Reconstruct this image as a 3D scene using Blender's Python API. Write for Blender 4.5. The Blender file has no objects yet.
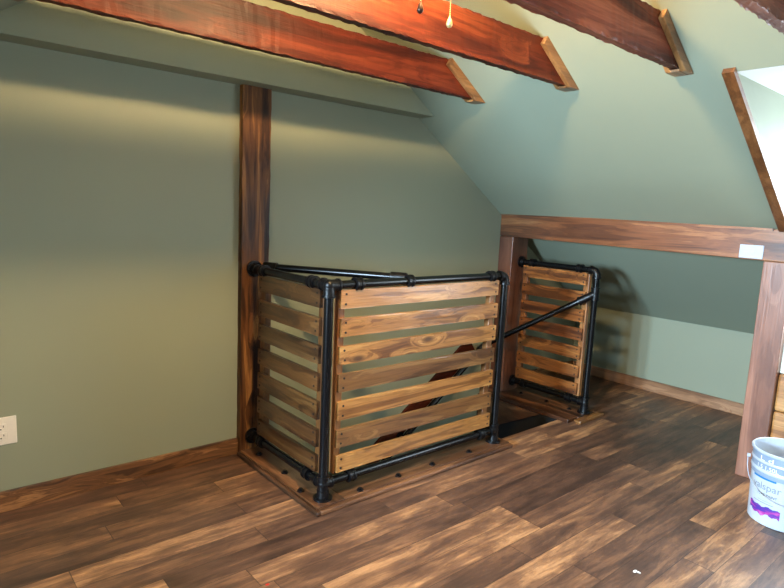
import bpy, bmesh, math, random
from mathutils import Vector, Matrix
random.seed(7)
SC = bpy.context.scene
COL = SC.collection

def lin(r, g, b):
    f = lambda c: (c/255/12.92) if c/255 <= .04045 else ((c/255+.055)/1.055)**2.4
    return (f(r), f(g), f(b), 1)

# ---------------------------------------------------------------- camera
cam = bpy.data.cameras.new('camera'); co = bpy.data.objects.new('camera', cam); COL.objects.link(co)
R = Vector((0.76237, -0.64547, 0.04648)); U = Vector((0.05681, 0.13830, 0.98876)); F = Vector((0.64464, 0.75116, -0.14210))
M = Matrix((R, U, -F)).transposed().to_4x4(); M.translation = (-1.4518, -2.8543, 1.3617)
co.matrix_world = M
cam.sensor_width = 36; cam.lens = 586.8/784*36; cam.clip_start = .02
SC.camera = co
# ---------------------------------------------------------------- light and exposure
vs = SC.view_settings; vs.view_transform = 'Standard'; vs.look = 'None'; vs.gamma = 1; vs.exposure = -0.12
try: vs.use_curve_mapping = False
except Exception: pass
W = bpy.data.worlds.new('world'); SC.world = W; W.use_nodes = True
bg = W.node_tree.nodes['Background']; bg.inputs[0].default_value = (.80, .90, 1, 1); bg.inputs[1].default_value = 2.5

def area(name, loc, direction, sx, sy, power, col):
    l = bpy.data.lights.new(name, 'AREA'); l.shape = 'RECTANGLE'; l.size = sx; l.size_y = sy; l.energy = power; l.color = col
    o = bpy.data.objects.new(name, l); COL.objects.link(o); o.location = loc
    o.rotation_euler = Vector(direction).to_track_quat('-Z', 'Y').to_euler()
    return o
# daylight entering through the two dormer windows; the rear lamp is added fill
area('daylight_right', (2.24, -2.56, 1.27), (-1, 0, 0), 1.15, 1.2, 75, (.74, .88, 1))
area('daylight_left', (-4.3, -1.62, 1.47), (1, .10, -.05), .75, .7, 1000, (.56, .79, 1))
area('fill_rear', (-.2, -6.2, 1.35), (0, 1, -.08), 1.3, 1.1, 35, (.88, .94, 1))  # added fill from behind the camera, no such source seen
BULB = 1700.0


# ---------------------------------------------------------------- materials
def mat(name):
    m = bpy.data.materials.new(name); m.use_nodes = True
    nt = m.node_tree; b = nt.nodes['Principled BSDF']; return m, nt, b
def N(nt, t, **k):
    n = nt.nodes.new(t)
    for a, v in k.items(): setattr(n, a, v)
    return n
def noise(nt, vec, scale, detail=4, dist=0, rough=.55):
    n = N(nt, 'ShaderNodeTexNoise'); n.inputs['Scale'].default_value = scale; n.inputs['Detail'].default_value = detail
    n.inputs['Distortion'].default_value = dist; n.inputs['Roughness'].default_value = rough
    if vec is not None: nt.links.new(vec, n.inputs['Vector'])
    return n.outputs['Fac']
def ramp(nt, fac, stops):
    r = N(nt, 'ShaderNodeValToRGB'); e = r.color_ramp.elements
    while len(e) < len(stops): e.new(.5)
    for i, (p, c) in enumerate(stops): e[i].position = p; e[i].color = c if len(c) == 4 else (*c, 1)
    nt.links.new(fac, r.inputs[0]); return r.outputs[0]
def mixc(nt, typ, fac, a, b):
    m = N(nt, 'ShaderNodeMix', data_type='RGBA', blend_type=typ)
    for s, v in ((m.inputs[0], fac), (m.inputs[6], a), (m.inputs[7], b)):
        if hasattr(v, 'default_value'): nt.links.new(v, s)
        else: s.default_value = v
    return m.outputs[2]
def math_(nt, op, a, b=None, c=None):
    m = N(nt, 'ShaderNodeMath', operation=op)
    for s, v in zip(m.inputs, (a, b, c)):
        if v is None: continue
        if hasattr(v, 'default_value'): nt.links.new(v, s)
        else: s.default_value = v
    return m.outputs[0]
def bump(nt, b, h, strength, dist=.01):
    n = N(nt, 'ShaderNodeBump'); n.inputs['Strength'].default_value = strength; n.inputs['Distance'].default_value = dist
    nt.links.new(h, n.inputs['Height']); nt.links.new(n.outputs[0], b.inputs['Normal'])

def plain(name, c, rough=.5, metal=0, coat=0, bumpy=0):
    m, nt, b = mat(name); b.inputs['Base Color'].default_value = c; b.inputs['Roughness'].default_value = rough
    b.inputs['Metallic'].default_value = metal; b.inputs['Coat Weight'].default_value = coat
    tc = N(nt, 'ShaderNodeTexCoord')
    n = noise(nt, tc.outputs['Object'], 60, 3)
    col = mixc(nt, 'MULTIPLY', .12, c, ramp(nt, n, [(.3, (.6, .6, .6)), (.7, (1, 1, 1))]))
    nt.links.new(col, b.inputs['Base Color'])
    if bumpy: bump(nt, b, n, bumpy)
    return m

def paint(name, c):
    m, nt, b = mat(name); b.inputs['Roughness'].default_value = .55
    b.inputs['Specular IOR Level'].default_value = .35
    tc = N(nt, 'ShaderNodeTexCoord')
    big = noise(nt, tc.outputs['Object'], 1.3, 3)
    col = mixc(nt, 'MULTIPLY', .25, c, ramp(nt, big, [(.3, (.86, .86, .86)), (.7, (1, 1, 1))]))
    nt.links.new(col, b.inputs['Base Color'])
    bump(nt, b, noise(nt, tc.outputs['Object'], 220, 2), .08, .002)
    return m

def wood(name, dark, mid, light, axis, rough=.38, coat=.25, along=1.3, across=11, knots=.5, fine=.35, bmp=.25, ring=.3, kdark=(.035, .014, .006, 1), fs=130):
    m, nt, b = mat(name)
    tc = N(nt, 'ShaderNodeTexCoord'); oi = N(nt, 'ShaderNodeObjectInfo')
    off = N(nt, 'ShaderNodeVectorMath', operation='SCALE'); off.inputs[0].default_value = (17.3, 11.1, 23.7)
    nt.links.new(oi.outputs['Random'], off.inputs['Scale'])
    add = N(nt, 'ShaderNodeVectorMath', operation='ADD')
    nt.links.new(tc.outputs['Object'], add.inputs[0]); nt.links.new(off.outputs[0], add.inputs[1])
    ax = 'xyz'.index(axis)
    def mapped(al, ac):
        mp = N(nt, 'ShaderNodeMapping'); s = [ac]*3; s[ax] = al; mp.inputs['Scale'].default_value = s
        nt.links.new(add.outputs[0], mp.inputs['Vector']); return mp.outputs[0]
    # knots: sparse elongated voronoi cells bend the grain and end dark
    vk = N(nt, 'ShaderNodeTexVoronoi'); vk.inputs['Scale'].default_value = 1; nt.links.new(mapped(3.2, 8.5), vk.inputs['Vector'])
    kd = vk.outputs['Distance']
    kpick = ramp(nt, vk.outputs['Color'], [(.0, (0, 0, 0)), (1-knots, (0, 0, 0)), (min(1, 1.02-knots), (1, 1, 1))])
    warp = math_(nt, 'MULTIPLY', ramp(nt, kd, [(0, (1, 1, 1)), (.5, (0, 0, 0))]), kpick)
    g = mapped(along, across)
    sh = N(nt, 'ShaderNodeVectorMath', operation='SCALE'); sh.inputs[0].default_value = (1.1, 1.1, 1.1); nt.links.new(warp, sh.inputs['Scale'])
    g2 = N(nt, 'ShaderNodeVectorMath', operation='ADD'); nt.links.new(g, g2.inputs[0]); nt.links.new(sh.outputs[0], g2.inputs[1])
    n1 = noise(nt, g2.outputs[0], 1.0, 5, .7)
    # growth rings: sine of the grain noise
    rings = math_(nt, 'SINE', math_(nt, 'MULTIPLY', n1, 55))
    rings = math_(nt, 'MULTIPLY_ADD', rings, .5, .5)
    n2 = noise(nt, mapped(4, fs), 1.0, 3, .2)
    blot = noise(nt, mapped(1.6, 3.5), 1.4, 3, .3)
    c = ramp(nt, n1, [(.36, dark), (.5, mid), (.64, light)])
    c = mixc(nt, 'MULTIPLY', ring, c, ramp(nt, rings, [(0, (.35, .28, .24)), (.6, (1, 1, 1))]))
    c = mixc(nt, 'MULTIPLY', fine, c, ramp(nt, n2, [(.3, (.42, .36, .32)), (.62, (1, 1, 1))]))
    c = mixc(nt, 'MULTIPLY', .55, c, ramp(nt, blot, [(.35, (.55, .5, .46)), (.62, (1, 1, 1))]))
    kmask = math_(nt, 'MULTIPLY', ramp(nt, kd, [(.07, (1, 1, 1)), (.19, (0, 0, 0))]), kpick)
    c = mixc(nt, 'MIX', math_(nt, 'MULTIPLY', kmask, .85), c, kdark)
    c = mixc(nt, 'MULTIPLY', 1.0, c, oi.outputs['Color'])
    nt.links.new(c, b.inputs['Base Color'])
    rr = math_(nt, 'MULTIPLY_ADD', blot, .3, rough-.15); nt.links.new(rr, b.inputs['Roughness'])
    b.inputs['Coat Weight'].default_value = coat; b.inputs['Coat Roughness'].default_value = .25
    bump(nt, b, math_(nt, 'ADD', n2, math_(nt, 'MULTIPLY', n1, .8)), bmp, .004)
    return m

def floor_material():
    m, nt, b = mat('laminate_planks')
    tc = N(nt, 'ShaderNodeTexCoord'); sp = N(nt, 'ShaderNodeSeparateXYZ'); nt.links.new(tc.outputs['Object'], sp.inputs[0])
    X, Y = sp.outputs[0], sp.outputs[1]
    WP, LP = .122, 1.0
    yr = math_(nt, 'DIVIDE', math_(nt, 'ADD', Y, .012), WP); row = math_(nt, 'FLOOR', yr); fy = math_(nt, 'FRACT', yr)
    wn = N(nt, 'ShaderNodeTexWhiteNoise', noise_dimensions='1D'); nt.links.new(row, wn.inputs['W'])
    xo = math_(nt, 'DIVIDE', math_(nt, 'MULTIPLY_ADD', wn.outputs['Value'], 9.7, X), LP)
    colm = math_(nt, 'FLOOR', xo); fx = math_(nt, 'FRACT', xo)
    cmb = N(nt, 'ShaderNodeCombineXYZ'); nt.links.new(row, cmb.inputs[0]); nt.links.new(colm, cmb.inputs[1])
    w2 = N(nt, 'ShaderNodeTexWhiteNoise', noise_dimensions='2D'); nt.links.new(cmb.outputs[0], w2.inputs['Vector'])
    rnd = w2.outputs['Value']
    sh = N(nt, 'ShaderNodeVectorMath', operation='SCALE'); sh.inputs[0].default_value = (13, 29, 0); nt.links.new(rnd, sh.inputs['Scale'])
    ad = N(nt, 'ShaderNodeVectorMath', operation='ADD'); nt.links.new(tc.outputs['Object'], ad.inputs[0]); nt.links.new(sh.outputs[0], ad.inputs[1])
    def mp(a, c):
        q = N(nt, 'ShaderNodeMapping'); q.inputs['Scale'].default_value = (a, c, 1); nt.links.new(ad.outputs[0], q.inputs['Vector']); return q.outputs[0]
    n1 = noise(nt, mp(2.6, 21), 1, 8, .5, .68)
    nb = noise(nt, mp(1.6, 5), 1.6, 6, .4, .62)
    n2 = noise(nt, mp(6, 110), 1, 3, .3)
    t = math_(nt, 'ADD', math_(nt, 'MULTIPLY', rnd, .36), math_(nt, 'ADD', math_(nt, 'MULTIPLY', n1, .95), math_(nt, 'MULTIPLY', nb, .85)))
    t = math_(nt, 'SUBTRACT', t, .60)
    c = ramp(nt, t, [(.20, lin(58, 40, 32)), (.42, lin(92, 66, 52)), (.60, lin(126, 92, 68)), (.80, lin(190, 146, 104))])
    rings = math_(nt, 'MULTIPLY_ADD', math_(nt, 'SINE', math_(nt, 'MULTIPLY', n1, 60)), .5, .5)
    c = mixc(nt, 'MULTIPLY', .28, c, ramp(nt, rings, [(0, (.4, .34, .3)), (.5, (1, 1, 1))]))
    c = mixc(nt, 'MULTIPLY', .45, c, ramp(nt, n2, [(.32, (.45, .4, .38)), (.6, (1, 1, 1))]))
    vk = N(nt, 'ShaderNodeTexVoronoi'); vk.inputs['Scale'].default_value = 1; nt.links.new(mp(3.0, 8), vk.inputs['Vector'])
    km = ramp(nt, vk.outputs['Distance'], [(.05, (1, 1, 1)), (.2, (0, 0, 0))])
    c = mixc(nt, 'MIX', math_(nt, 'MULTIPLY', km, .45), c, lin(50, 30, 20))
    gy = math_(nt, 'LESS_THAN', fy, .022); gx = math_(nt, 'LESS_THAN', fx, .0035)
    gap = math_(nt, 'MAXIMUM', gy, gx)
    c = mixc(nt, 'MIX', math_(nt, 'MULTIPLY', gap, .75), c, lin(38, 24, 18))
    nt.links.new(c, b.inputs['Base Color'])
    nt.links.new(math_(nt, 'MULTIPLY_ADD', n2, .22, .34), b.inputs['Roughness'])
    b.inputs['Specular IOR Level'].default_value = .8
    bump(nt, b, math_(nt, 'SUBTRACT', math_(nt, 'ADD', n2, n1), math_(nt, 'MULTIPLY', gap, 2)), .22, .002)
    return m

M_green = paint('sage_green_paint', lin(138, 145, 125))
M_white = paint('white_ceiling_paint', lin(228, 230, 228))
M_floor = floor_material()
M_base = wood('stained_baseboard_x', lin(66, 42, 24), lin(122, 84, 50), lin(176, 130, 84), 'x', knots=.8, ring=.7, across=16, along=2.2)
M_basey = wood('stained_baseboard_y', lin(118, 82, 56), lin(152, 112, 80), lin(180, 138, 102), 'y', knots=.4)
M_post = wood('stained_post', lin(46, 27, 13), lin(104, 66, 34), lin(170, 120, 66), 'z', across=18, knots=.3, bmp=.6, ring=.55, fine=.7, coat=0, rough=.5, fs=60)
M_postr = wood('red_stained_post', lin(108, 70, 54), lin(136, 92, 72), lin(160, 114, 92), 'z', across=9, knots=.35, ring=.2, fine=.25)
M_beam_gloss = .2
M_kbeam = wood('red_stained_beam', lin(80, 46, 26), lin(124, 76, 44), lin(154, 104, 64), 'y', across=14, knots=.35, ring=.4)
M_rail = M_beam = wood('red_brown_beam', lin(70, 28, 16), lin(116, 50, 28), lin(148, 76, 46), 'x', across=12, knots=.3, bmp=.6, ring=.3, fine=.6, rough=.5, coat=0, fs=80)
M_beam.node_tree.nodes['Principled BSDF'].inputs['Specular IOR Level'].default_value = M_beam_gloss
M_post.node_tree.nodes['Principled BSDF'].inputs['Specular IOR Level'].default_value = .25
M_pine = wood('oiled_pine_y', lin(130, 84, 44), lin(180, 128, 74), lin(204, 156, 98), 'y', knots=.5)
M_pinex = wood('slat_pine_x', lin(108, 72, 40), lin(170, 126, 74), lin(202, 160, 100), 'x', knots=.45, across=15, ring=.42, rough=.34, coat=.4)
M_piney = wood('slat_pine_y', lin(92, 58, 34), lin(162, 114, 66), lin(200, 152, 94), 'y', knots=.5, across=15, ring=.5, rough=.38, coat=.3)
M_pinez = wood('batten_pine', lin(150, 100, 56), lin(188, 134, 80), lin(208, 158, 104), 'z', knots=.2, across=13)
M_trim = wood('beam_trim_pine', lin(112, 76, 42), lin(142, 100, 58), lin(164, 122, 76), 'x', knots=.15)
M_curbx = wood('curb_board_x', lin(50, 31, 20), lin(86, 56, 36), lin(140, 98, 66), 'x', knots=.3)
M_curby = wood('curb_board_y', lin(50, 31, 20), lin(86, 56, 36), lin(140, 98, 66), 'y', knots=.3)
M_stair = wood('dark_stair_wood', lin(50, 26, 16), lin(84, 46, 28), lin(110, 66, 42), 'y', knots=.2)
M_pipe = plain('black_pipe', lin(9, 10, 12), .24, 0, 0, .03)
M_iron = plain('black_cast_fitting', lin(9, 9, 11), .36, 0, 0, .2)
for q_ in (M_pipe, M_iron): q_.node_tree.nodes['Principled BSDF'].inputs['Specular IOR Level'].default_value = .32
M_nail = plain('dark_nail', lin(18, 12, 9), .6)
M_plastic = plain('white_plastic', lin(226, 222, 210), .35)
M_slot = plain('dark_slot', lin(60, 52, 44), .6)
M_wellshade = plain('stairwell_shade_black', lin(6, 6, 7), .95)  # near-black base colour stands in for the deep shade of the stairwell
M_bulb, nt, b = mat('warm_bulb'); b.inputs['Emission Color'].default_value = (1, .66, .32, 1); b.inputs['Emission Strength'].default_value = BULB
M_brass = plain('pale_brass', lin(214, 190, 130), .3, .6)
M_bronze = plain('dark_bronze', lin(60, 44, 34), .35, .7)
M_shade = plain('frosted_shade', lin(230, 220, 200), .5)
M_cream = plain('cream_board', lin(236, 230, 212), .5)
M_bucket = plain('white_bucket', lin(186, 196, 208), .35)
M_bband = plain('blue_grey_band', lin(138, 156, 178), .35)
M_ink = plain('grey_print', lin(134, 142, 156), .5)
M_inkd = plain('dark_print', lin(66, 76, 92), .5)
M_inkw = plain('white_marker', lin(246, 248, 250), .5)
M_bar = plain('blue_bar', lin(24, 120, 180), .45)
M_label = plain('pale_label', lin(168, 180, 198), .4)
M_red = plain('red_speck', lin(196, 50, 40), .5)
M_chip = plain('white_chip', lin(235, 235, 235), .5)
m, nt, b = mat('paint_splash'); M_splash = m
tc = N(nt, 'ShaderNodeTexCoord'); mpp = N(nt, 'ShaderNodeMapping'); mpp.inputs['Scale'].default_value = (12, 12, 45); nt.links.new(tc.outputs['Object'], mpp.inputs[0])
nt.links.new(ramp(nt, noise(nt, mpp.outputs[0], 1, 4, 1.2), [(.36, lin(70, 56, 150)), (.47, lin(92, 46, 150)), (.54, lin(165, 50, 145)), (.66, lin(196, 100, 180))]), b.inputs['Base Color']); b.inputs['Roughness'].default_value = .45
m, nt, b = mat('window_glass'); M_glass = m
tr = N(nt, 'ShaderNodeBsdfTransparent'); gl = N(nt, 'ShaderNodeBsdfGlossy'); gl.inputs['Roughness'].default_value = .03; mx = N(nt, 'ShaderNodeMixShader'); mx.inputs[0].default_value = .07
nt.links.new(tr.outputs[0], mx.inputs[1]); nt.links.new(gl.outputs[0], mx.inputs[2]); nt.links.new(mx.outputs[0], nt.nodes['Material Output'].inputs[0])

# ---------------------------------------------------------------- mesh helpers
class MB:
    def __init__(s): s.bm = bmesh.new()
    def box(s, lo, hi, bev=0):
        lo, hi = [min(a, b) for a, b in zip(lo, hi)], [max(a, b) for a, b in zip(lo, hi)]
        c = [(a+b)/2 for a, b in zip(lo, hi)]; d = [b-a for a, b in zip(lo, hi)]
        r = bmesh.ops.create_cube(s.bm, size=1, matrix=Matrix.Translation(c) @ Matrix.Diagonal((*d, 1)))
        if bev:
            es = list({e for v in r['verts'] for e in v.link_edges})
            bmesh.ops.bevel(s.bm, geom=es, offset=bev, segments=2, profile=.5, affect='EDGES')
        return s
    def tube(s, p0, p1, r, seg=20, r2=None):
        p0, p1 = Vector(p0), Vector(p1); d = p1-p0
        mtx = Matrix.Translation((p0+p1)/2) @ d.to_track_quat('Z', 'Y').to_matrix().to_4x4()
        bmesh.ops.create_cone(s.bm, cap_ends=True, segments=seg, radius1=r, radius2=r if r2 is None else r2, depth=d.length, matrix=mtx); return s
    def ball(s, c, r, sc=(1, 1, 1)):
        bmesh.ops.create_uvsphere(s.bm, u_segments=20, v_segments=12, radius=r, matrix=Matrix.Translation(c) @ Matrix.Diagonal((*sc, 1))); return s
    def prism(s, pts, vec):
        vec = Vector(vec); a = [s.bm.verts.new(p) for p in pts]; b = [s.bm.verts.new(Vector(p)+vec) for p in pts]
        n = len(pts); s.bm.faces.new(a); s.bm.faces.new(b[::-1])
        for i in range(n): s.bm.faces.new((a[i], b[i], b[(i+1) % n], a[(i+1) % n]))
        bmesh.ops.recalc_face_normals(s.bm, faces=s.bm.faces[:]); return s
    def lathe(s, c, prof, seg=56, a0=0, a1=2*math.pi):
        full = abs(a1-a0-2*math.pi) < 1e-6; n = seg if full else seg+1; rings = []
        for r, z in prof: rings.append([s.bm.verts.new((c[0]+r*math.cos(a0+(a1-a0)*i/seg), c[1]+r*math.sin(a0+(a1-a0)*i/seg), c[2]+z)) for i in range(n)])
        for A, B in zip(rings, rings[1:]):
            for i in range(seg): s.bm.faces.new((A[i], A[(i+1) % n], B[(i+1) % n], B[i]))
        return s
    def bend(s, p0, pc, p1, r, n=8, seg=18):      # smooth elbow from p0 round corner pc to p1
        p0, pc, p1 = map(Vector, (p0, pc, p1)); prev = None; up = (pc-p0).cross(p1-pc).normalized()
        for i in range(n+1):
            t = i/n; p = (1-t)**2*p0+2*t*(1-t)*pc+t*t*p1; d = ((1-t)*(pc-p0)+t*(p1-pc)).normalized(); sd = d.cross(up)
            ring = [s.bm.verts.new(p+r*(math.cos(2*math.pi*k/seg)*up+math.sin(2*math.pi*k/seg)*sd)) for k in range(seg)]
            if prev:
                for k in range(seg): s.bm.faces.new((prev[k], prev[(k+1) % seg], ring[(k+1) % seg], ring[k]))
            else: s.bm.faces.new(ring[::-1])
            prev = ring
        s.bm.faces.new(prev); return s
    def build(s, name, m, parent=None, smooth=False, origin=None, bevel=0):
        if origin is None:
            vs_ = [v.co for v in s.bm.verts]; lo = Vector([min(v[i] for v in vs_) for i in range(3)]); hi = Vector([max(v[i] for v in vs_) for i in range(3)]); origin = (lo+hi)/2
        origin = Vector(origin)
        bmesh.ops.recalc_face_normals(s.bm, faces=s.bm.faces[:])
        bmesh.ops.translate(s.bm, verts=s.bm.verts[:], vec=-origin)
        me = bpy.data.meshes.new(name); s.bm.to_mesh(me); s.bm.free(); me.materials.append(m)
        o = bpy.data.objects.new(name, me); COL.objects.link(o)
        if smooth:
            for p in me.polygons: p.use_smooth = True
            md = o.modifiers.new('edge', 'EDGE_SPLIT'); md.split_angle = math.radians(40)
        if bevel:
            md = o.modifiers.new('bevel', 'BEVEL'); md.width = bevel; md.segments = 2; md.limit_method = 'ANGLE'
        o['wp'] = tuple(origin)
        if parent: o.parent = parent; o.location = origin-Vector(parent['wp'])
        else: o.location = origin
        return o
def empty(name, loc, label, cat, group=None):
    o = bpy.data.objects.new(name, None); COL.objects.link(o); o.location = loc; o['wp'] = tuple(loc); o.empty_display_size = .1
    return tag(o, label, cat, group)
def tag(o, label, cat, group=None):
    o['label'] = label; o['category'] = cat
    if group: o['group'] = group
    return o
def structure(o, label=None):
    o['kind'] = 'structure'
    if label: o['label'] = label
    return o

# ================================================================ the room
XW, ZW, G, XR = 3.183, .607, .66, -.03
def zr(x): return ZW+(XW-x)*G if x >= XR else ZW+(XW-(2*XR-x))*G
ZRIDGE = zr(XR)
YB = -6.0
mir = lambda x: 2*XR-x
# gable wall (far) reaches down into the stairwell
MB().prism([(mir(XW), 0, 0), (.05, 0, 0), (.05, 0, -2.3), (1.94, 0, -2.3), (1.94, 0, 0), (XW, 0, 0), (XW, 0, ZW), (XR, 0, ZRIDGE), (mir(XW), 0, ZW)], (0, .1, 0)).build('wall_gable', M_green)
structure(bpy.data.objects['wall_gable'], 'sage green gable wall behind the railing')
# rear gable with an opening for the added fill window
wb = MB()
wx0, wx1, wz0, wz1 = -.85, .45, .8, 1.9
zz = lambda x: zr(x)
wb.prism([(mir(XW), YB, 0), (wx0, YB, 0), (wx0, YB, zz(wx0)), (mir(XW), YB, ZW)], (0, -.1, 0))
wb.prism([(wx1, YB, 0), (XW, YB, 0), (XW, YB, ZW), (wx1, YB, zz(wx1))], (0, -.1, 0))
wb.prism([(wx0, YB, 0), (wx1, YB, 0), (wx1, YB, wz0), (wx0, YB, wz0)], (0, -.1, 0))
wb.prism([(wx0, YB, wz1), (wx1, YB, wz1), (wx1, YB, zz(wx1)), (XR, YB, ZRIDGE), (wx0, YB, zz(wx0))], (0, -.1, 0))
structure(wb.build('wall_rear', M_green), 'sage green rear gable wall')
structure(MB().box((XW, 0, 0), (XW+.08, YB, ZW)).build('wall_right', M_green), 'low pale green knee wall in the nook')
structure(MB().box((mir(XW), 0, 0), (mir(XW)-.08, YB, ZW)).build('wall_left', M_green), 'low green knee wall on the left')

# roof slopes with a dormer opening each
DY0, DY1, DXT, DXB = -1.866, -3.22, 1.128, 2.039
def slope(name, f, label, DY0=DY0, DY1=DY1):
    b_ = MB(); t = (.0, 0, .09)
    def q(xa, xb, ya, yb):
        b_.prism([(f(xa), ya, zr(xa)), (f(xb), ya, zr(xb)), (f(xb), yb, zr(xb)), (f(xa), yb, zr(xa))], t)
    q(XR, XW, 0, DY0); q(XR, XW, DY1, YB); q(XR, DXT, DY0, DY1)
    return structure(b_.build(name, M_green), label)
slope('ceiling', lambda x: x, 'sloping sage green ceiling')
slope('ceiling', mir, 'left sloping sage green ceiling', -.95, -2.5)
def dormer(f, n, DY0=DY0, DY1=DY1):
    s_ = 1 if f(1) > f(0) else -1
    zt, gx = zr(DXT), 2.12
    cheek = [(DXT+.136, zt), (gx, zt), (gx, zr(DXB)+.088), (DXB, zr(DXB)+.088)]
    for y, dy in ((DY0, .05), (DY1, -.05)):
        structure(MB().prism([(f(x), y, z) for x, z in cheek], (0, dy, 0)).build('wall_dormer', M_green), 'pale green dormer cheek')
        structure(MB().box((f(2.065), y, 0), (f(gx), y+dy, zr(DXB)+.1)).build('wall_dormer', M_green))
    for y, dy in ((DY0, .05), (DY1, -.05)):
        structure(MB().prism([(f(gx), y, 0), (f(XW), y, 0), (f(XW), y, ZW), (f(gx), y, zr(gx))], (0, dy, 0)).build('wall_nook', M_green))
    structure(MB().box((f(DXT), DY0, zt), (f(gx+.1), DY1, zt+.05)).build('ceiling_dormer', M_white), 'white dormer ceiling')
    w = MB(); a, c = f(gx-.035), f(gx+.06)
    y0, y1, za, zb_ = DY0-.075, DY1+.075, .66, zt-.07
    w.box((a, DY0-.039, .605), (c, DY1, za)); w.box((a, DY0, zb_), (c, DY1, zt)); w.box((a, DY0-.039, za), (c, y0, zb_)); w.box((a, DY1, za), (c, y1, zb_))
    zm = (za+zb_)/2; w.box((f(gx), y0, zm-.02), (c, y1, zm+.02)); w.box((f(gx), y0, za), (c, y0-.035, zb_)); w.box((f(gx), y1, za), (c, y1+.035, zb_))
    wo = structure(w.build('window_%d' % n, M_cream), 'cream dormer window frame')
    MB().box((f(gx+.03), y0, za), (f(gx+.034), y1, zb_)).build('pane', M_glass, wo)
dormer(lambda x: x, 1); dormer(mir, 2, -.95, -2.5)
# rear window, unseen, added to let in fill
w = MB(); w.box((wx0, YB-.02, wz0), (wx1, YB-.08, wz0+.05)); w.box((wx0, YB-.02, wz1-.05), (wx1, YB-.08, wz1)); w.box((wx0, YB-.02, wz0), (wx0+.05, YB-.08, wz1)); w.box((wx1-.05, YB-.02, wz0), (wx1, YB-.08, wz1)); w.box((wx0, YB-.03, 1.33), (wx1, YB-.07, 1.37))
wo = structure(w.build('window_3', M_cream)); MB().box((wx0, YB-.05, wz0), (wx1, YB-.054, wz1)).build('pane', M_glass, wo)  # frame and pane of the added fill window

# soffit box across the gable
zs = 1.9455
x1 = lambda z: XW-(z-ZW)/G
pts = [(mir(x1(zs)), -.137, zs), (x1(zs), -.137, zs), (x1(2.62), -.137, 2.62), (mir(x1(2.62)), -.137, 2.62)]
structure(MB().prism(pts, (0, .137, 0)).build('wall_soffit', M_green), 'shallow green soffit box across the top of the gable wall')

# floor with the stair opening
HX0, HX1, HY0, HY1 = .07, 1.94, -.655, 0
fl = MB()
fl.box((mir(XW), 0, -.12), (HX0, YB, 0)); fl.box((HX1, 0, -.12), (XW, YB, 0)); fl.box((HX0, -.70, -.12), (HX1, YB, 0)); fl.box((HX0, HY0, -.12), (1.29, -.70, 0))
structure(fl.build('floor', M_floor, origin=(0, 0, 0)), 'dark and tan laminate plank floor')
# stairwell lining
structure(MB().box((HX0, -.70, -.12), (HX1, -.74, -2.3)).build('wall_stairwell', M_green))
structure(MB().box((HX0, 0, -.12), (HX0-.04, -.74, -2.3)).build('wall_stairwell', M_green))
structure(MB().box((HX1-.012, -.001, -.001), (HX1-.0005, -.699, -2.3)).build('wall_stairwell', M_wellshade))  # side wall coloured black where it lies in shadow
structure(MB().prism([(HX1-.013, -.001, -.001), (HX1-.013, -.56, -.001), (HX1-.013, -.21, -.19), (HX1-.013, -.001, -.31)], (-.014, 0, 0)).build('trim_9', M_curby), 'brown panel for the lit part of the side wall inside the stair opening')  # lit part of the side wall, shaped as a panel along the shadow edge
structure(MB().box((HX0-.04, .1, -2.3), (HX1+.03, -.74, -2.34)).build('floor_lower', M_wellshade))

# steps
st = empty('staircase', (1.0, -.35, -2.3), 'dark steps dropping into the black stair opening between the two pallet railings', 'stairs')
for i in range(8):
    xa = HX1-.36 - i*.2 if i else HX1
    xb = HX1-.36-(i+1)*.2+.0
    z = -.34-.22*i
    MB().box((min(xa, HX1-.03), -.001, z-.035), (max(xb, HX0+.002), -.698, z)).build('tread', M_wellshade, st, bevel=.004)  # treads carry the shade of the well in their colour

# baseboards
structure(MB().box((mir(XW), 0, 0), (-.074, -.018, .09), .003).build('baseboard_gable', M_base), 'knotty dark stained baseboard on the gable wall')
structure(MB().box((2.24, 0, 0), (XW, -.018, .09), .003).build('baseboard_nook', M_base))
structure(MB().box((XW, 0, 0), (XW-.018, YB, .09), .003).build('baseboard_right', M_basey), 'brown stained baseboard on the knee wall in the nook')
structure(MB().box((mir(XW), 0, 0), (mir(XW)+.018, YB, .09), .003).build('baseboard_left', M_basey))
structure(MB().box((mir(XW), YB, 0), (XW, YB+.018, .09), .003).build('baseboard_rear', M_base))

# ================================================================ timber
def rough_beam(name, lo, hi, m, amp=.004, n=26, axis=0):
    """timber with slightly hewn edges: subdivided along its axis and jittered"""
    bm = bmesh.new(); lo, hi = Vector(lo), Vector(hi); a = axis; o1, o2 = [i for i in range(3) if i != a]; prev = None
    corners = []
    for (u, v) in ((0, 0), (.08, 0), (.5, 0), (.92, 0), (1, 0), (1, .05), (1, .5), (1, .95), (1, 1), (.92, 1), (.5, 1), (.08, 1), (0, 1), (0, .95), (0, .5), (0, .05)): corners.append((u, v))
    for k in range(n+1):
        ring = []
        for (u, v) in corners:
            p = Vector((0, 0, 0)); p[a] = lo[a]+(hi[a]-lo[a])*k/n; p[o1] = lo[o1]+(hi[o1]-lo[o1])*u; p[o2] = lo[o2]+(hi[o2]-lo[o2])*v
            e = amp*(1.0 if (u in (0, 1) and v in (0, 1)) else .35)
            p[o1] += random.uniform(-e, e); p[o2] += random.uniform(-e, e)
            ring.append(bm.verts.new(p))
        if prev:
            for i in range(16): bm.faces.new((prev[i], prev[(i+1) % 16], ring[(i+1) % 16], ring[i]))
        else: bm.faces.new(ring)
        prev = ring
    bm.faces.new(prev[::-1]); b_ = MB(); b_.bm.free(); b_.bm = bm; return b_

p_ = rough_beam('', (-.073, -.036, 0), (.085, .0, zs), M_post, .0018, 40, 2).build('wooden_post', M_post)
tag(p_, 'tall dark stained rough wooden post on the gable wall where the railing starts', 'post')

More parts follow.
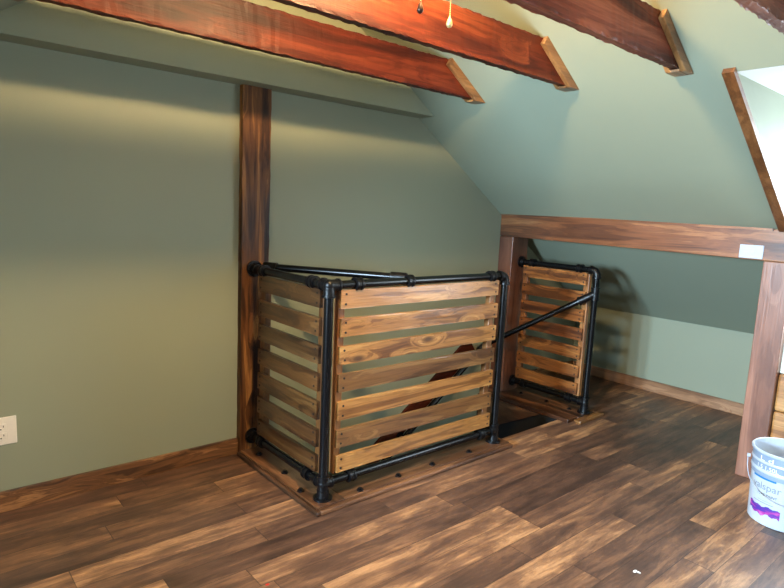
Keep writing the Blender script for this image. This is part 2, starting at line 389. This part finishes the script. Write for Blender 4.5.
# knee beam with its two posts
kb = MB().prism([(2.039, 0, 1.2065), (2.185, 0, 1.2065), (2.185, 0, zr(2.185)+.01), (2.039, 0, 1.374)], (0, -1.905, -.021)).build('knee_beam', M_kbeam, bevel=.004)
tag(kb, 'long reddish brown horizontal beam above the low nook', 'beam')
MB().prism([(2.030, 0, 1.364), (2.06, 0, 1.364), (2.06, 0, 1.377), (2.030, 0, 1.377)], (0, -1.80, -.02)).build('trim_strip', M_kbeam, kb)
o = MB().box((2.04, 0, 0), (2.225, -.126, 1.205), .004).build('wooden_post', M_postr); o.color = (.62, .55, .5, 1)
tag(o, 'short brown post under the beam in the corner beside the far pallet railing', 'post')
o = MB().box((2.04, -1.772, 0), (2.185, -1.905, 1.1855), .004).build('wooden_post', M_postr)
tag(o, 'reddish brown post under the beam beside the paint bucket', 'post')
# pine boards and cream casing right of the post
pb = empty('pine_panelling', (2.1, -2.3, 0), 'honey coloured rounded pine boards behind the bucket and beside the post', 'panelling')
for i, (za, zb_) in enumerate(((.0, .2), (.2, .4), (.4, .605))):
    o = MB().box((2.065, -1.906, za+.002), (2.12, -3.2, zb_-.002), .012).build('board', M_pine, pb)
pl_ = empty('pine_panelling', (mir(2.1), -1.8, 0), 'rounded pine boards under the left dormer window', 'panelling')
for i, (za, zb_) in enumerate(((.0, .2), (.2, .4), (.4, .605))):
    MB().box((mir(2.065), -.99, za+.002), (mir(2.12), -2.46, zb_-.002), .012).build('board', M_pine, pl_)

# collar beams
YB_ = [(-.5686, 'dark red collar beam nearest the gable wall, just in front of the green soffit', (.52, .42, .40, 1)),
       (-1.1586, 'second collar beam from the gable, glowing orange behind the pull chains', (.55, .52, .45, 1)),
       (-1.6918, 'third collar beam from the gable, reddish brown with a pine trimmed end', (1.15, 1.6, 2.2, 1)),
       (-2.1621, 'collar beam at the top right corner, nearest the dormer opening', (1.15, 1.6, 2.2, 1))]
ZB0, ZB1 = 1.9855, 2.1543
nrm = Vector((-G, 0, -1)).normalized(); alo = Vector((1, 0, -G)).normalized()
for y, lab, tint in YB_:
    t = empty('collar_beam', (0, y, ZB0), lab, 'beam', )
    b_ = rough_beam('', (mir(x1(ZB0)), y, ZB0), (x1(ZB0), y+.038, ZB1), None, .0028, 110, 0)
    for v in b_.bm.verts:                                   # cut the ends to the roof slope
        lim = x1(v.co.z)-.003; v.co.x = max(mir(lim), min(lim, v.co.x))
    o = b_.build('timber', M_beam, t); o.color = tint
    # pine trim where the beam meets the slope: upright cheeks and a bottom return
    for s_ in (1, -1):
        fx = (lambda x: x) if s_ == 1 else mir
        A = Vector((x1(ZB1), 0, ZB1)) - alo*.012; T_ = .044; zl = ZB0-.013
        n_ = nrm*T_; B = Vector((x1(zl), 0, zl)); D = A+n_; k = (zl-D.z)/alo.z; D2 = D+alo*k      # offset line cut level with the foot
        for yy in (y-.022, y+.038):
            MB().prism([(fx(p.x), yy, p.z) for p in (A, B, D2, D)], (0, .022, 0)).build('end_trim', M_trim, t, bevel=.003)
        MB().prism([(fx(x), y, z) for x, z in ((D2.x-.008, zl), (B.x, zl), (x1(ZB0)-.002, ZB0-.0035), (D2.x-.008, ZB0-.0035))], (0, .038, 0)).build('end_trim', M_trim, t)

# casing down the edge of the dormer opening
def casing(f, n, y0=-1.828):
    A = Vector((DXT-.02, 0, zr(DXT-.02))); B = Vector((DXB, 0, zr(DXB))); n_ = nrm*.024
    return structure(MB().prism([(f(p.x), y0, p.z) for p in (A, B, B+n_, A+n_)], (0, -.046, 0)).build('trim_%d' % n, M_trim), 'brown wooden casing down the sloping edge of the dormer opening')
casing(lambda x: x, 1).color = (.75, .6, .55, 1); casing(mir, 2, -.912)

# ================================================================ curbs under the railings
cb = empty('railing_curb', (.5, -.7, 0), 'brown stained curb boards with rounded nosing under the corner pallet railing', 'curb')
MB().box((-.07, -.037, 0), (.085, -.80, .026), .003).build('board', M_curby, cb)
MB().box((.085, -.655, 0), (1.285, -.80, .0265), .003).build('board', M_curbx, cb)
def nosing(p0, p1, b_, r=.016):
    b_.tube(p0, p1, r, 16)
MB().box((-.092, -.037, 0), (-.070, -.832, .024), .008).build('nosing', M_curby, cb)
MB().box((-.07, -.80, 0), (1.285, -.832, .0245), .008).build('nosing', M_curbx, cb)
def bolt(x, y, parent, z=.026):
    b_ = MB(); b_.tube((x, y, z), (x, y, z+.004), .017, 20); b_.tube((x, y, z+.004), (x, y, z+.014), .010, 6); b_.build('bolt', M_iron, parent)
for x, y in ((-.01, -.14), (-.01, -.41), (-.045, -.62), (.19, -.775), (.44, -.765), (.68, -.765), (.97, -.765)): bolt(x, y, cb)
cc = empty('railing_curb', (2.1, -.4, 0), 'brown curb with a raw splintered front end under the far pallet railing', 'curb')
MB().box((1.93, -.001, 0), (2.039, -.78, .026), .003).build('board', M_curby, cc).color = (1.15, 1.0, .9, 1)
MB().box((2.039, -.127, 0), (2.26, -.79, .0255), .003).build('board', M_curby, cc).color = (1.1, 1, .95, 1)
MB().box((1.98, -.791, 0), (2.28, -.845, .022), .005).build('nosing', M_pinex, cc).color = (.62, .52, .46, 1)
for y in (-.24, -.47, -.66): bolt(2.13, y, cc)

# ================================================================ pallet-slat pipe railings
H, ZL, PR = 1.02, .099, .0195
SL = [(.997, .912), (.866, .782), (.738, .653), (.607, .524), (.476, .390), (.342, .257), (.216, .137)]
def collar(c, d, parent, r=.027, l=.03, name='coupling'):
    c, d = Vector(c), Vector(d).normalized(); b_ = MB(); b_.tube(c-d*l/2, c+d*l/2, r, 22); b_.tube(c-d*(l/2+.004), c-d*(l/2-.006), r+.004, 22); b_.tube(c+d*(l/2-.006), c+d*(l/2+.004), r+.004, 22)
    return b_.build(name, M_iron, parent, smooth=True)
def flange(c, d, parent, name='floor_flange', R_=.045):
    c, d = Vector(c), Vector(d).normalized(); b_ = MB(); b_.tube(c, c+d*.009, R_, 28); b_.tube(c+d*.009, c+d*.034, .029, 24, .026)
    s1 = d.orthogonal().normalized(); s2 = d.cross(s1)
    for k in range(4):
        a = math.pi/4+k*math.pi/2; p = c+(s1*math.cos(a)+s2*math.sin(a))*R_*.74; b_.tube(p+d*.008, p+d*.013, .006, 8)
    return b_.build(name, M_iron, parent, smooth=True)
def slat(lo, hi, axis, m, tint, parent, face):
    """face: +-1 side on the thin axis that carries the nail heads"""
    o = rough_beam('', lo, hi, m, .0007, 10, axis).build('slat', m, parent); o.color = tint
    th = 1-axis                                              # thin axis
    for e in (0, 1):
        for zf in (.24, .78):
            p = [0, 0, lo[2]+(hi[2]-lo[2])*zf]; p[axis] = (lo[axis]+.024) if e == 0 else (hi[axis]-.024)
            p[axis] += random.uniform(-.004, .004)
            s0 = lo[th] if face < 0 else hi[th]; p[th] = s0-face*.002
            q = list(p); q[th] = s0+face*.0022
            MB().tube(p, q, .0055, 8).build('nail', M_nail, o)
YC, XD = -.738, 1.209
r1 = empty('corner_railing', (0, YC, .026), 'black pipe corner railing filled with stained pallet slats round the stair opening', 'railing')
def post(x, y, parent, rail_dirs, cross_z=()):
    b_ = MB(); b_.tube((x, y, .05), (x, y, H-.03), PR+.001, 24); b_.build('post', M_pipe, parent, smooth=True)
    flange((x, y, .026), (0, 0, 1), parent)
    # cross fitting at the bottom rail
    b_ = MB(); b_.ball((x, y, ZL), .028); b_.tube((x, y, ZL-.035), (x, y, ZL+.035), .026, 22); b_.tube((x, y, ZL+.030), (x, y, ZL+.038), .029, 22); b_.tube((x, y, ZL-.038), (x, y, ZL-.03), .029, 22)
    for d in rail_dirs:
        d = Vector(d); c = Vector((x, y, ZL)); b_.tube(c, c+d*.04, .026, 22); b_.tube(c+d*.036, c+d*.044, .029, 22)
    b_.build('tee', M_iron, parent, smooth=True)
    b_ = MB(); c = Vector((x, y, H))
    if len(rail_dirs) == 1:
        d = Vector(rail_dirs[0]); b_.bend(c-Vector((0, 0, .042)), c, c+d*.042, .026, 10, 22); b_.tube(c+Vector((0, 0, -.052)), c+Vector((0, 0, -.040)), .030, 22); b_.tube(c+d*.040, c+d*.052, .030, 22)
    else:
        b_.ball(c, .027); b_.tube(c, c-Vector((0, 0, .052)), .026, 22); b_.tube(c-Vector((0, 0, .043)), c-Vector((0, 0, .054)), .030, 22)
        for d in rail_dirs: d = Vector(d); b_.tube(c, c+d*.045, .026, 22); b_.tube(c+d*.042, c+d*.052, .030, 22)
    b_.build('elbow', M_iron, parent, smooth=True)
def rail(p0, p1, name, parent): return MB().tube(p0, p1, PR, 24).build(name, M_pipe, parent, smooth=True)
post(0, YC, r1, [(1, 0, 0), (0, 1, 0)]); post(XD, YC, r1, [(-1, 0, 0)])
for z, nm in ((H, 'top_rail'), (ZL, 'bottom_rail')):
    rail((.03, YC, z), (XD-.03, YC, z), nm, r1); rail((0, YC+.03, z), (0, -.06, z), nm, r1)
    flange((0, -.037, z), (0, -1, 0), r1, 'wall_flange', .043)
    collar((0, -.15, z), (0, 1, 0), r1); collar((0, YC+.13, z), (0, 1, 0), r1); collar((.155, YC, z), (1, 0, 0), r1); collar((1.085, YC, z), (1, 0, 0), r1)
collar((.47, YC, H), (1, 0, 0), r1, name='brace_tee')
b_ = MB(); b_.tube((.05, -.075, H+.012), (.468, YC+.03, H+.012), PR); b_.build('brace', M_pipe, r1, smooth=True)
MB().tube((.045, -.066, H+.012), (.085, -.125, H+.012), .026).build('brace_fitting', M_iron, r1, smooth=True)
b_ = MB(); b_.tube((.43, YC+.09, H+.012), (.473, YC+.022, H+.012), .026); b_.build('brace_fitting', M_iron, r1, smooth=True)
FT = [(1.05, 1.02, 1.0, 1), (1.0, .92, .8, 1), (1.04, .98, .88, 1), (.44, .40, .38, 1), (1.1, 1.0, .85, 1), (.5, .44, .4, 1), (1.15, 1.05, .88, 1)]
for (z1, z0), t in zip(SL, FT):
    j = random.uniform(-.004, .004)
    slat((.062+j, YC-.012, z0), (XD-.062+j, YC+.007, z1), 0, M_pinex, t, r1, -1)
for xa, xb in ((.058, .094), (XD-.108, XD-.068)):
    o = MB().box((xa, YC+.007, .125), (xb, YC+.042, .99), .003).build('batten', M_pinez, r1); o.color = (.55, .48, .42, 1)
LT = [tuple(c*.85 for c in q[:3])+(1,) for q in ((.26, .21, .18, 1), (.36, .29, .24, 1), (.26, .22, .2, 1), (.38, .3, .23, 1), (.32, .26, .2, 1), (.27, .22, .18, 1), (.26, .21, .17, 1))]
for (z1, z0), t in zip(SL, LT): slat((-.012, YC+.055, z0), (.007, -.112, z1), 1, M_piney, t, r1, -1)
for ya, yb in ((YC+.052, YC+.088), (-.15, -.098)):
    o = MB().box((.007, ya, .125), (.042, yb, .99), .003).build('batten', M_pinez, r1); o.color = (.3, .25, .2, 1)

X2, Y2 = 2.157, -.759
r2 = empty('end_railing', (X2, Y2, .026), 'smaller black pipe railing with knotty orange slats under the beam at the nook', 'railing')
post(X2, Y2, r2, [(0, 1, 0)])
for z, nm in ((H, 'top_rail'), (ZL, 'bottom_rail')):
    rail((X2, Y2+.03, z), (X2, -.15, z), nm, r2); flange((X2, -.1265, z), (0, -1, 0), r2, 'wall_flange', .043)
    collar((X2, -.235, z), (0, 1, 0), r2); collar((X2, Y2+.13, z), (0, 1, 0), r2)
T2 = [(.85, .68, .5, 1), (.8, .62, .46, 1), (.78, .58, .42, 1), (.72, .5, .38, 1), (.85, .68, .5, 1), (.78, .6, .45, 1), (.9, .72, .52, 1)]
for (z1, z0), t in zip(SL, T2): slat((X2-.012, Y2+.068, z0), (X2+.007, -.16, z1), 1, M_piney, t, r2, -1)
for ya, yb in ((Y2+.058, Y2+.1), (-.19, -.15)):
    o = MB().box((X2+.007, ya, .125), (X2+.042, yb, .99), .003).build('batten', M_pinez, r2)
    o.color = (.8, .76, .72, 1) if ya < -.5 else (.6, .48, .4, 1)

# handrail into the stairwell
hr = empty('handrail', (1.9, -.1, .3), 'black pipe handrail sloping down from the end railing post into the stairwell', 'handrail')
a, b2, c2 = Vector((X2, Y2, .862)), Vector((1.86, -.065, .395)), Vector((.92, -.065, -.30))
d1, d2 = (b2-a).normalized(), (c2-b2).normalized()
b_ = MB(); b_.tube(a+Vector((0, 0, -.04)), a+Vector((0, 0, .04)), .026); b_.tube(a+Vector((0, 0, .034)), a+Vector((0, 0, .042)), .030); b_.tube(a-Vector((0, 0, .042)), a-Vector((0, 0, .034)), .030); b_.ball(a+d1*.03, .027); b_.tube(a, a+d1*.12, .025, 22, .027); b_.tube(a+d1*.105, a+d1*.12, .030)
b_.build('post_tee', M_iron, hr, smooth=True)
MB().tube(a+d1*.1, b2-d1*.04, PR).build('rail', M_pipe, hr, smooth=True)
MB().bend(b2-d1*.06, b2, b2+d2*.06, .025).build('elbow', M_iron, hr, smooth=True)
MB().tube(b2+d2*.05, c2, PR).build('rail', M_pipe, hr, smooth=True)
for t in (.2, .8):
    p = b2.lerp(c2, t); MB().tube((p.x, -.065, p.z), (p.x, -.02, p.z), .012).tube((p.x, -.024, p.z), (p.x, -.019, p.z), .03).build('bracket', M_iron, hr, smooth=True)
up = Vector((-d2.z, 0, d2.x)); up = up if up.z > 0 else -up
ctr0, ctr1 = Vector((1.80, 0, .385)), Vector((.85, 0, -.315))
pts = [ctr0+up*.085, ctr1+up*.085, ctr1-up*.04, ctr0-up*.04]
tag(MB().prism([(p.x, -.0015, p.z) for p in pts], (0, -.018, 0)).build('rail_board', M_beam), 'sloping red brown backing board for the handrail on the green wall behind the slats', 'board')
bpy.data.objects['rail_board'].color = (.45, .40, .36, 1)

# ================================================================ light fitting with pull chains
LX, LY, LZ = -.17, -1.56, 2.335
cl = empty('ceiling_light', (LX, LY, 2.3), 'small bronze ceiling light with three warm bulbs hanging above the beams', 'lamp')
zc = zr(XR)
b_ = MB(); b_.tube((LX, LY, zr(LX)-.0), (LX, LY, zr(LX)-.05), .06, 28, .045); b_.build('canopy', M_bronze, cl, smooth=True)
MB().tube((LX, LY, zr(LX)-.05), (LX, LY, 2.46), .012).build('stem', M_bronze, cl, smooth=True)
MB().lathe((LX, LY, 2.40), [(.001, .08), (.035, .07), (.06, .045), (.094, .03), (.094, .022), (.03, .018), (.001, .014)], 28).build('hub', M_bronze, cl, smooth=True)
for k in range(3):
    a_ = math.radians(75+120*k); dx, dy = math.cos(a_), math.sin(a_); px, py = LX+dx*.045, LY+dy*.045
    MB().tube((LX+dx*.02, LY+dy*.02, 2.43), (px, py, 2.395), .009).build('arm', M_bronze, cl, smooth=True)
    MB().tube((px, py, 2.365), (px, py, 2.40), .016, 20).build('socket', M_bronze, cl, smooth=True)
    MB().ball((px, py, LZ), .034).build('bulb', M_bulb, cl, smooth=True)
def chain(px, py, z0, z1, m, lab, drop):
    t = empty('pull_chain', (px, py, z0), lab, 'pull chain')
    b_ = MB(); n = int((z1-z0-.03)/.006)
    b_.tube((px, py, z0+.025), (px, py, z1), .0009, 6)
    for i in range(n): 
        c = Vector((px, py, z0+.03+i*.006)); bmesh.ops.create_icosphere(b_.bm, subdivisions=1, radius=.0021, matrix=Matrix.Translation(c))
    b_.build('chain', M_brass, t)
    MB().lathe((px, py, z0), [(.0005, 0), (.006, .002), (.0095, .008), (.0100, .012), (.007, .022), (.003, .031), (.0012, .038)], 20).build('fob', m, t, smooth=True)
PCH = [(-.232, -1.50, 1.934, M_bronze, 'left pull chain with a dark teardrop fob in front of the orange beam'), (-.109, -1.50, 1.922, M_brass, 'longer right pull chain with a pale teardrop fob in front of the orange beam')]
for px, py, z0, m_, lab in PCH: chain(px, py, z0, 2.43, m_, lab, 0)

# ================================================================ outlet and switch plates
ot = empty('wall_outlet', (-1.16, 0, .355), 'cream double socket outlet plate on the green gable wall at the far left', 'outlet')
MB().box((-1.208, 0, .296), (-1.089, -.006, .418), .003).build('plate', M_plastic, ot)
for z in (.375, .336):
    b_ = MB(); b_.box((-1.168, -.006, z-.015), (-1.125, -.009, z+.015), .003); s_ = b_.build('socket', M_plastic, ot)
    b_ = MB(); b_.box((-1.1585, -.009, z), (-1.1555, -.0098, z+.009)); b_.box((-1.1385, -.009, z), (-1.1355, -.0098, z+.008)); b_.tube((-1.147, -.009, z-.008), (-1.147, -.0098, z-.008), .003, 10); b_.build('slot', M_slot, s_)
sw = empty('wall_plate', (2.039, -1.71, 1.23), 'small white blank plate on the beam above the right post', 'switch plate')
MB().box((2.039, -1.652, 1.1935), (2.033, -1.768, 1.2655), .003).build('plate', M_label, sw)
MB().box((2.033, -1.690, 1.214), (2.0315, -1.730, 1.246), .001).build('insert', M_label, sw)

# ================================================================ specks on the floor
b_ = MB(); b_.ball((-.487, -1.115, .0008), .006, (1.3, .9, .15)); tag(b_.build('paint_speck', M_red), 'tiny red speck on the plank floor at the bottom left', 'speck')
b_ = MB(); b_.ball((.70, -1.89, .002), .009, (1.3, .7, .25)); b_.ball((.705, -1.902, .002), .006, (.8, 1.5, .3)); tag(b_.build('paint_chip', M_chip), 'tiny white chip on the plank floor at the bottom', 'chip')

# ================================================================ paint bucket
BX, BY, BH, RB, RT = 1.6666, -2.1046, .349, .1344, .152
bk = empty('paint_bucket', (BX, BY, 0), 'white plastic paint bucket with blue grey band and purple splash label at the right edge', 'bucket')
rad = lambda z: RB+(RT-.006-RB)*z/BH
prof = [(.001, .012), (RB-.012, .012), (RB-.006, 0), (RB, .004)] + [(rad(z), z) for z in (.02, .08, .15, .22, .245)]
prof += [(rad(.25)+.004, .25), (rad(.256)+.004, .256), (rad(.262), .262), (rad(.29), .29), (rad(.293)+.004, .293), (rad(.297)+.004, .297), (rad(.303), .303), (rad(.333), .333), (RT, .336), (RT+.001, .344), (RT-.003, BH), (RT-.008, BH-.002), (RT-.010, .33), (RB-.004, .05), (RB-.006, .016), (.001, .016)]
MB().lathe((BX, BY, 0), prof, 72).build('body', M_bucket, bk, smooth=True)
MB().lathe((BX, BY, 0), [(rad(.228)+.0012, .228), (rad(.247)+.0012, .247)], 72).build('band', M_bband, bk, smooth=True)
b_ = MB(); b_.lathe((BX, BY, 0), [(rad(.264)+.0008, .264), (rad(.29)+.0008, .29)], 72); b_.lathe((BX, BY, 0), [(rad(.303)+.0008, .303), (rad(.333)+.0008, .333)], 72); b_.build('band', M_bband, bk, smooth=True)
MB().lathe((BX, BY, 0), [(RT-.0105, .30), (RB-.003, .06), (.001, .06)], 56).build('paint_residue', M_label, bk, smooth=True)
def patch(name, m, a0, a1, z0, z1, off=.0016, jag=0, seg=24):
    """label patch on the bucket wall, angles in degrees"""
    bm_ = MB(); top, bot = [], []
    for i in range(seg+1):
        a = math.radians(a0+(a1-a0)*i/seg); e = jag*(math.sin(i*.55)*.5+math.sin(i*.23+1)*.5+math.sin(i*1.9)*.12)
        for z, L in ((z0+e, bot), (z1+e*.6, top)):
            L.append(bm_.bm.verts.new((BX+(rad(z)+off)*math.cos(a), BY+(rad(z)+off)*math.sin(a), z)))
    for i in range(seg): bm_.bm.faces.new((bot[i], bot[i+1], top[i+1], top[i]))
    return bm_.build(name, m, bk)
def wrap_text(txt, size, a0, z, m, name, off=.0026, squeeze=1.0, tilt=0):
    cu = bpy.data.curves.new(name, 'FONT'); cu.body = txt; cu.size = size
    tmp = bpy.data.objects.new('tmp', cu); COL.objects.link(tmp); bpy.context.view_layer.update()
    me = bpy.data.meshes.new_from_object(tmp.evaluated_get(bpy.context.evaluated_depsgraph_get()))
    bpy.data.objects.remove(tmp); bm = bmesh.new(); bm.from_mesh(me); bpy.data.meshes.remove(me)
    bmesh.ops.subdivide_edges(bm, edges=[e for e in bm.edges if e.calc_length() > .006], cuts=2)
    for v in bm.verts:
        zz_ = z+v.co.y+tilt*v.co.x; a = math.radians(a0)+v.co.x*squeeze/rad(.15); r_ = rad(zz_)+off
        v.co = Vector((BX+r_*math.cos(a), BY+r_*math.sin(a), zz_))
    b_ = MB(); b_.bm.free(); b_.bm = bm; return b_.build(name, m, bk)
patch('blue_bar', M_bar, 134, 180, .219, .2275)
wrap_text('valspar', .047, 136, .172, M_ink, 'lettering')
wrap_text('PURE PAINT', .0165, 148, .143, M_inkd, 'lettering')
patch('splash', M_splash, 130, 192, .052, .092, jag=.010, seg=40)
patch('print_line', M_ink, 140, 180, .107, .110); patch('print_line', M_ink, 150, 176, .118, .1195)
patch('side_label', M_label, 198, 250, .07, .20)
wrap_text('1.5 1.50L', .026, 140, .2665, M_inkw, 'marker_writing', squeeze=1.05)
wrap_text('L d', .030, 146, .305, M_inkw, 'marker_writing', squeeze=1.7)
# wire bail hanging at the front
def bail():
    pts = []
    R0 = RT+.002
    for i in range(33):
        t = i/32; a = math.radians(112+t*180); s_ = math.sin(math.pi*t); z = .285-.155*s_**.55
        r_ = R0+.003 + .006*(1-s_)
        pts.append(Vector((BX+r_*math.cos(a), BY+r_*math.sin(a), z)))
    b_ = MB()
    for p, q in zip(pts, pts[1:]): b_.tube(p, q, .0019, 8)
    b_.build('handle', M_label, bk, smooth=True)
    b_ = MB()
    for p in (pts[0], pts[-1]): d = (p-Vector((BX, BY, p.z))).normalized(); b_.tube(p-d*.01, p+d*.003, .008, 16)
    b_.build('handle_ear', M_bucket, bk, smooth=True)
bail()
for o in list(bpy.data.objects):
    if 'wp' in o: del o['wp']
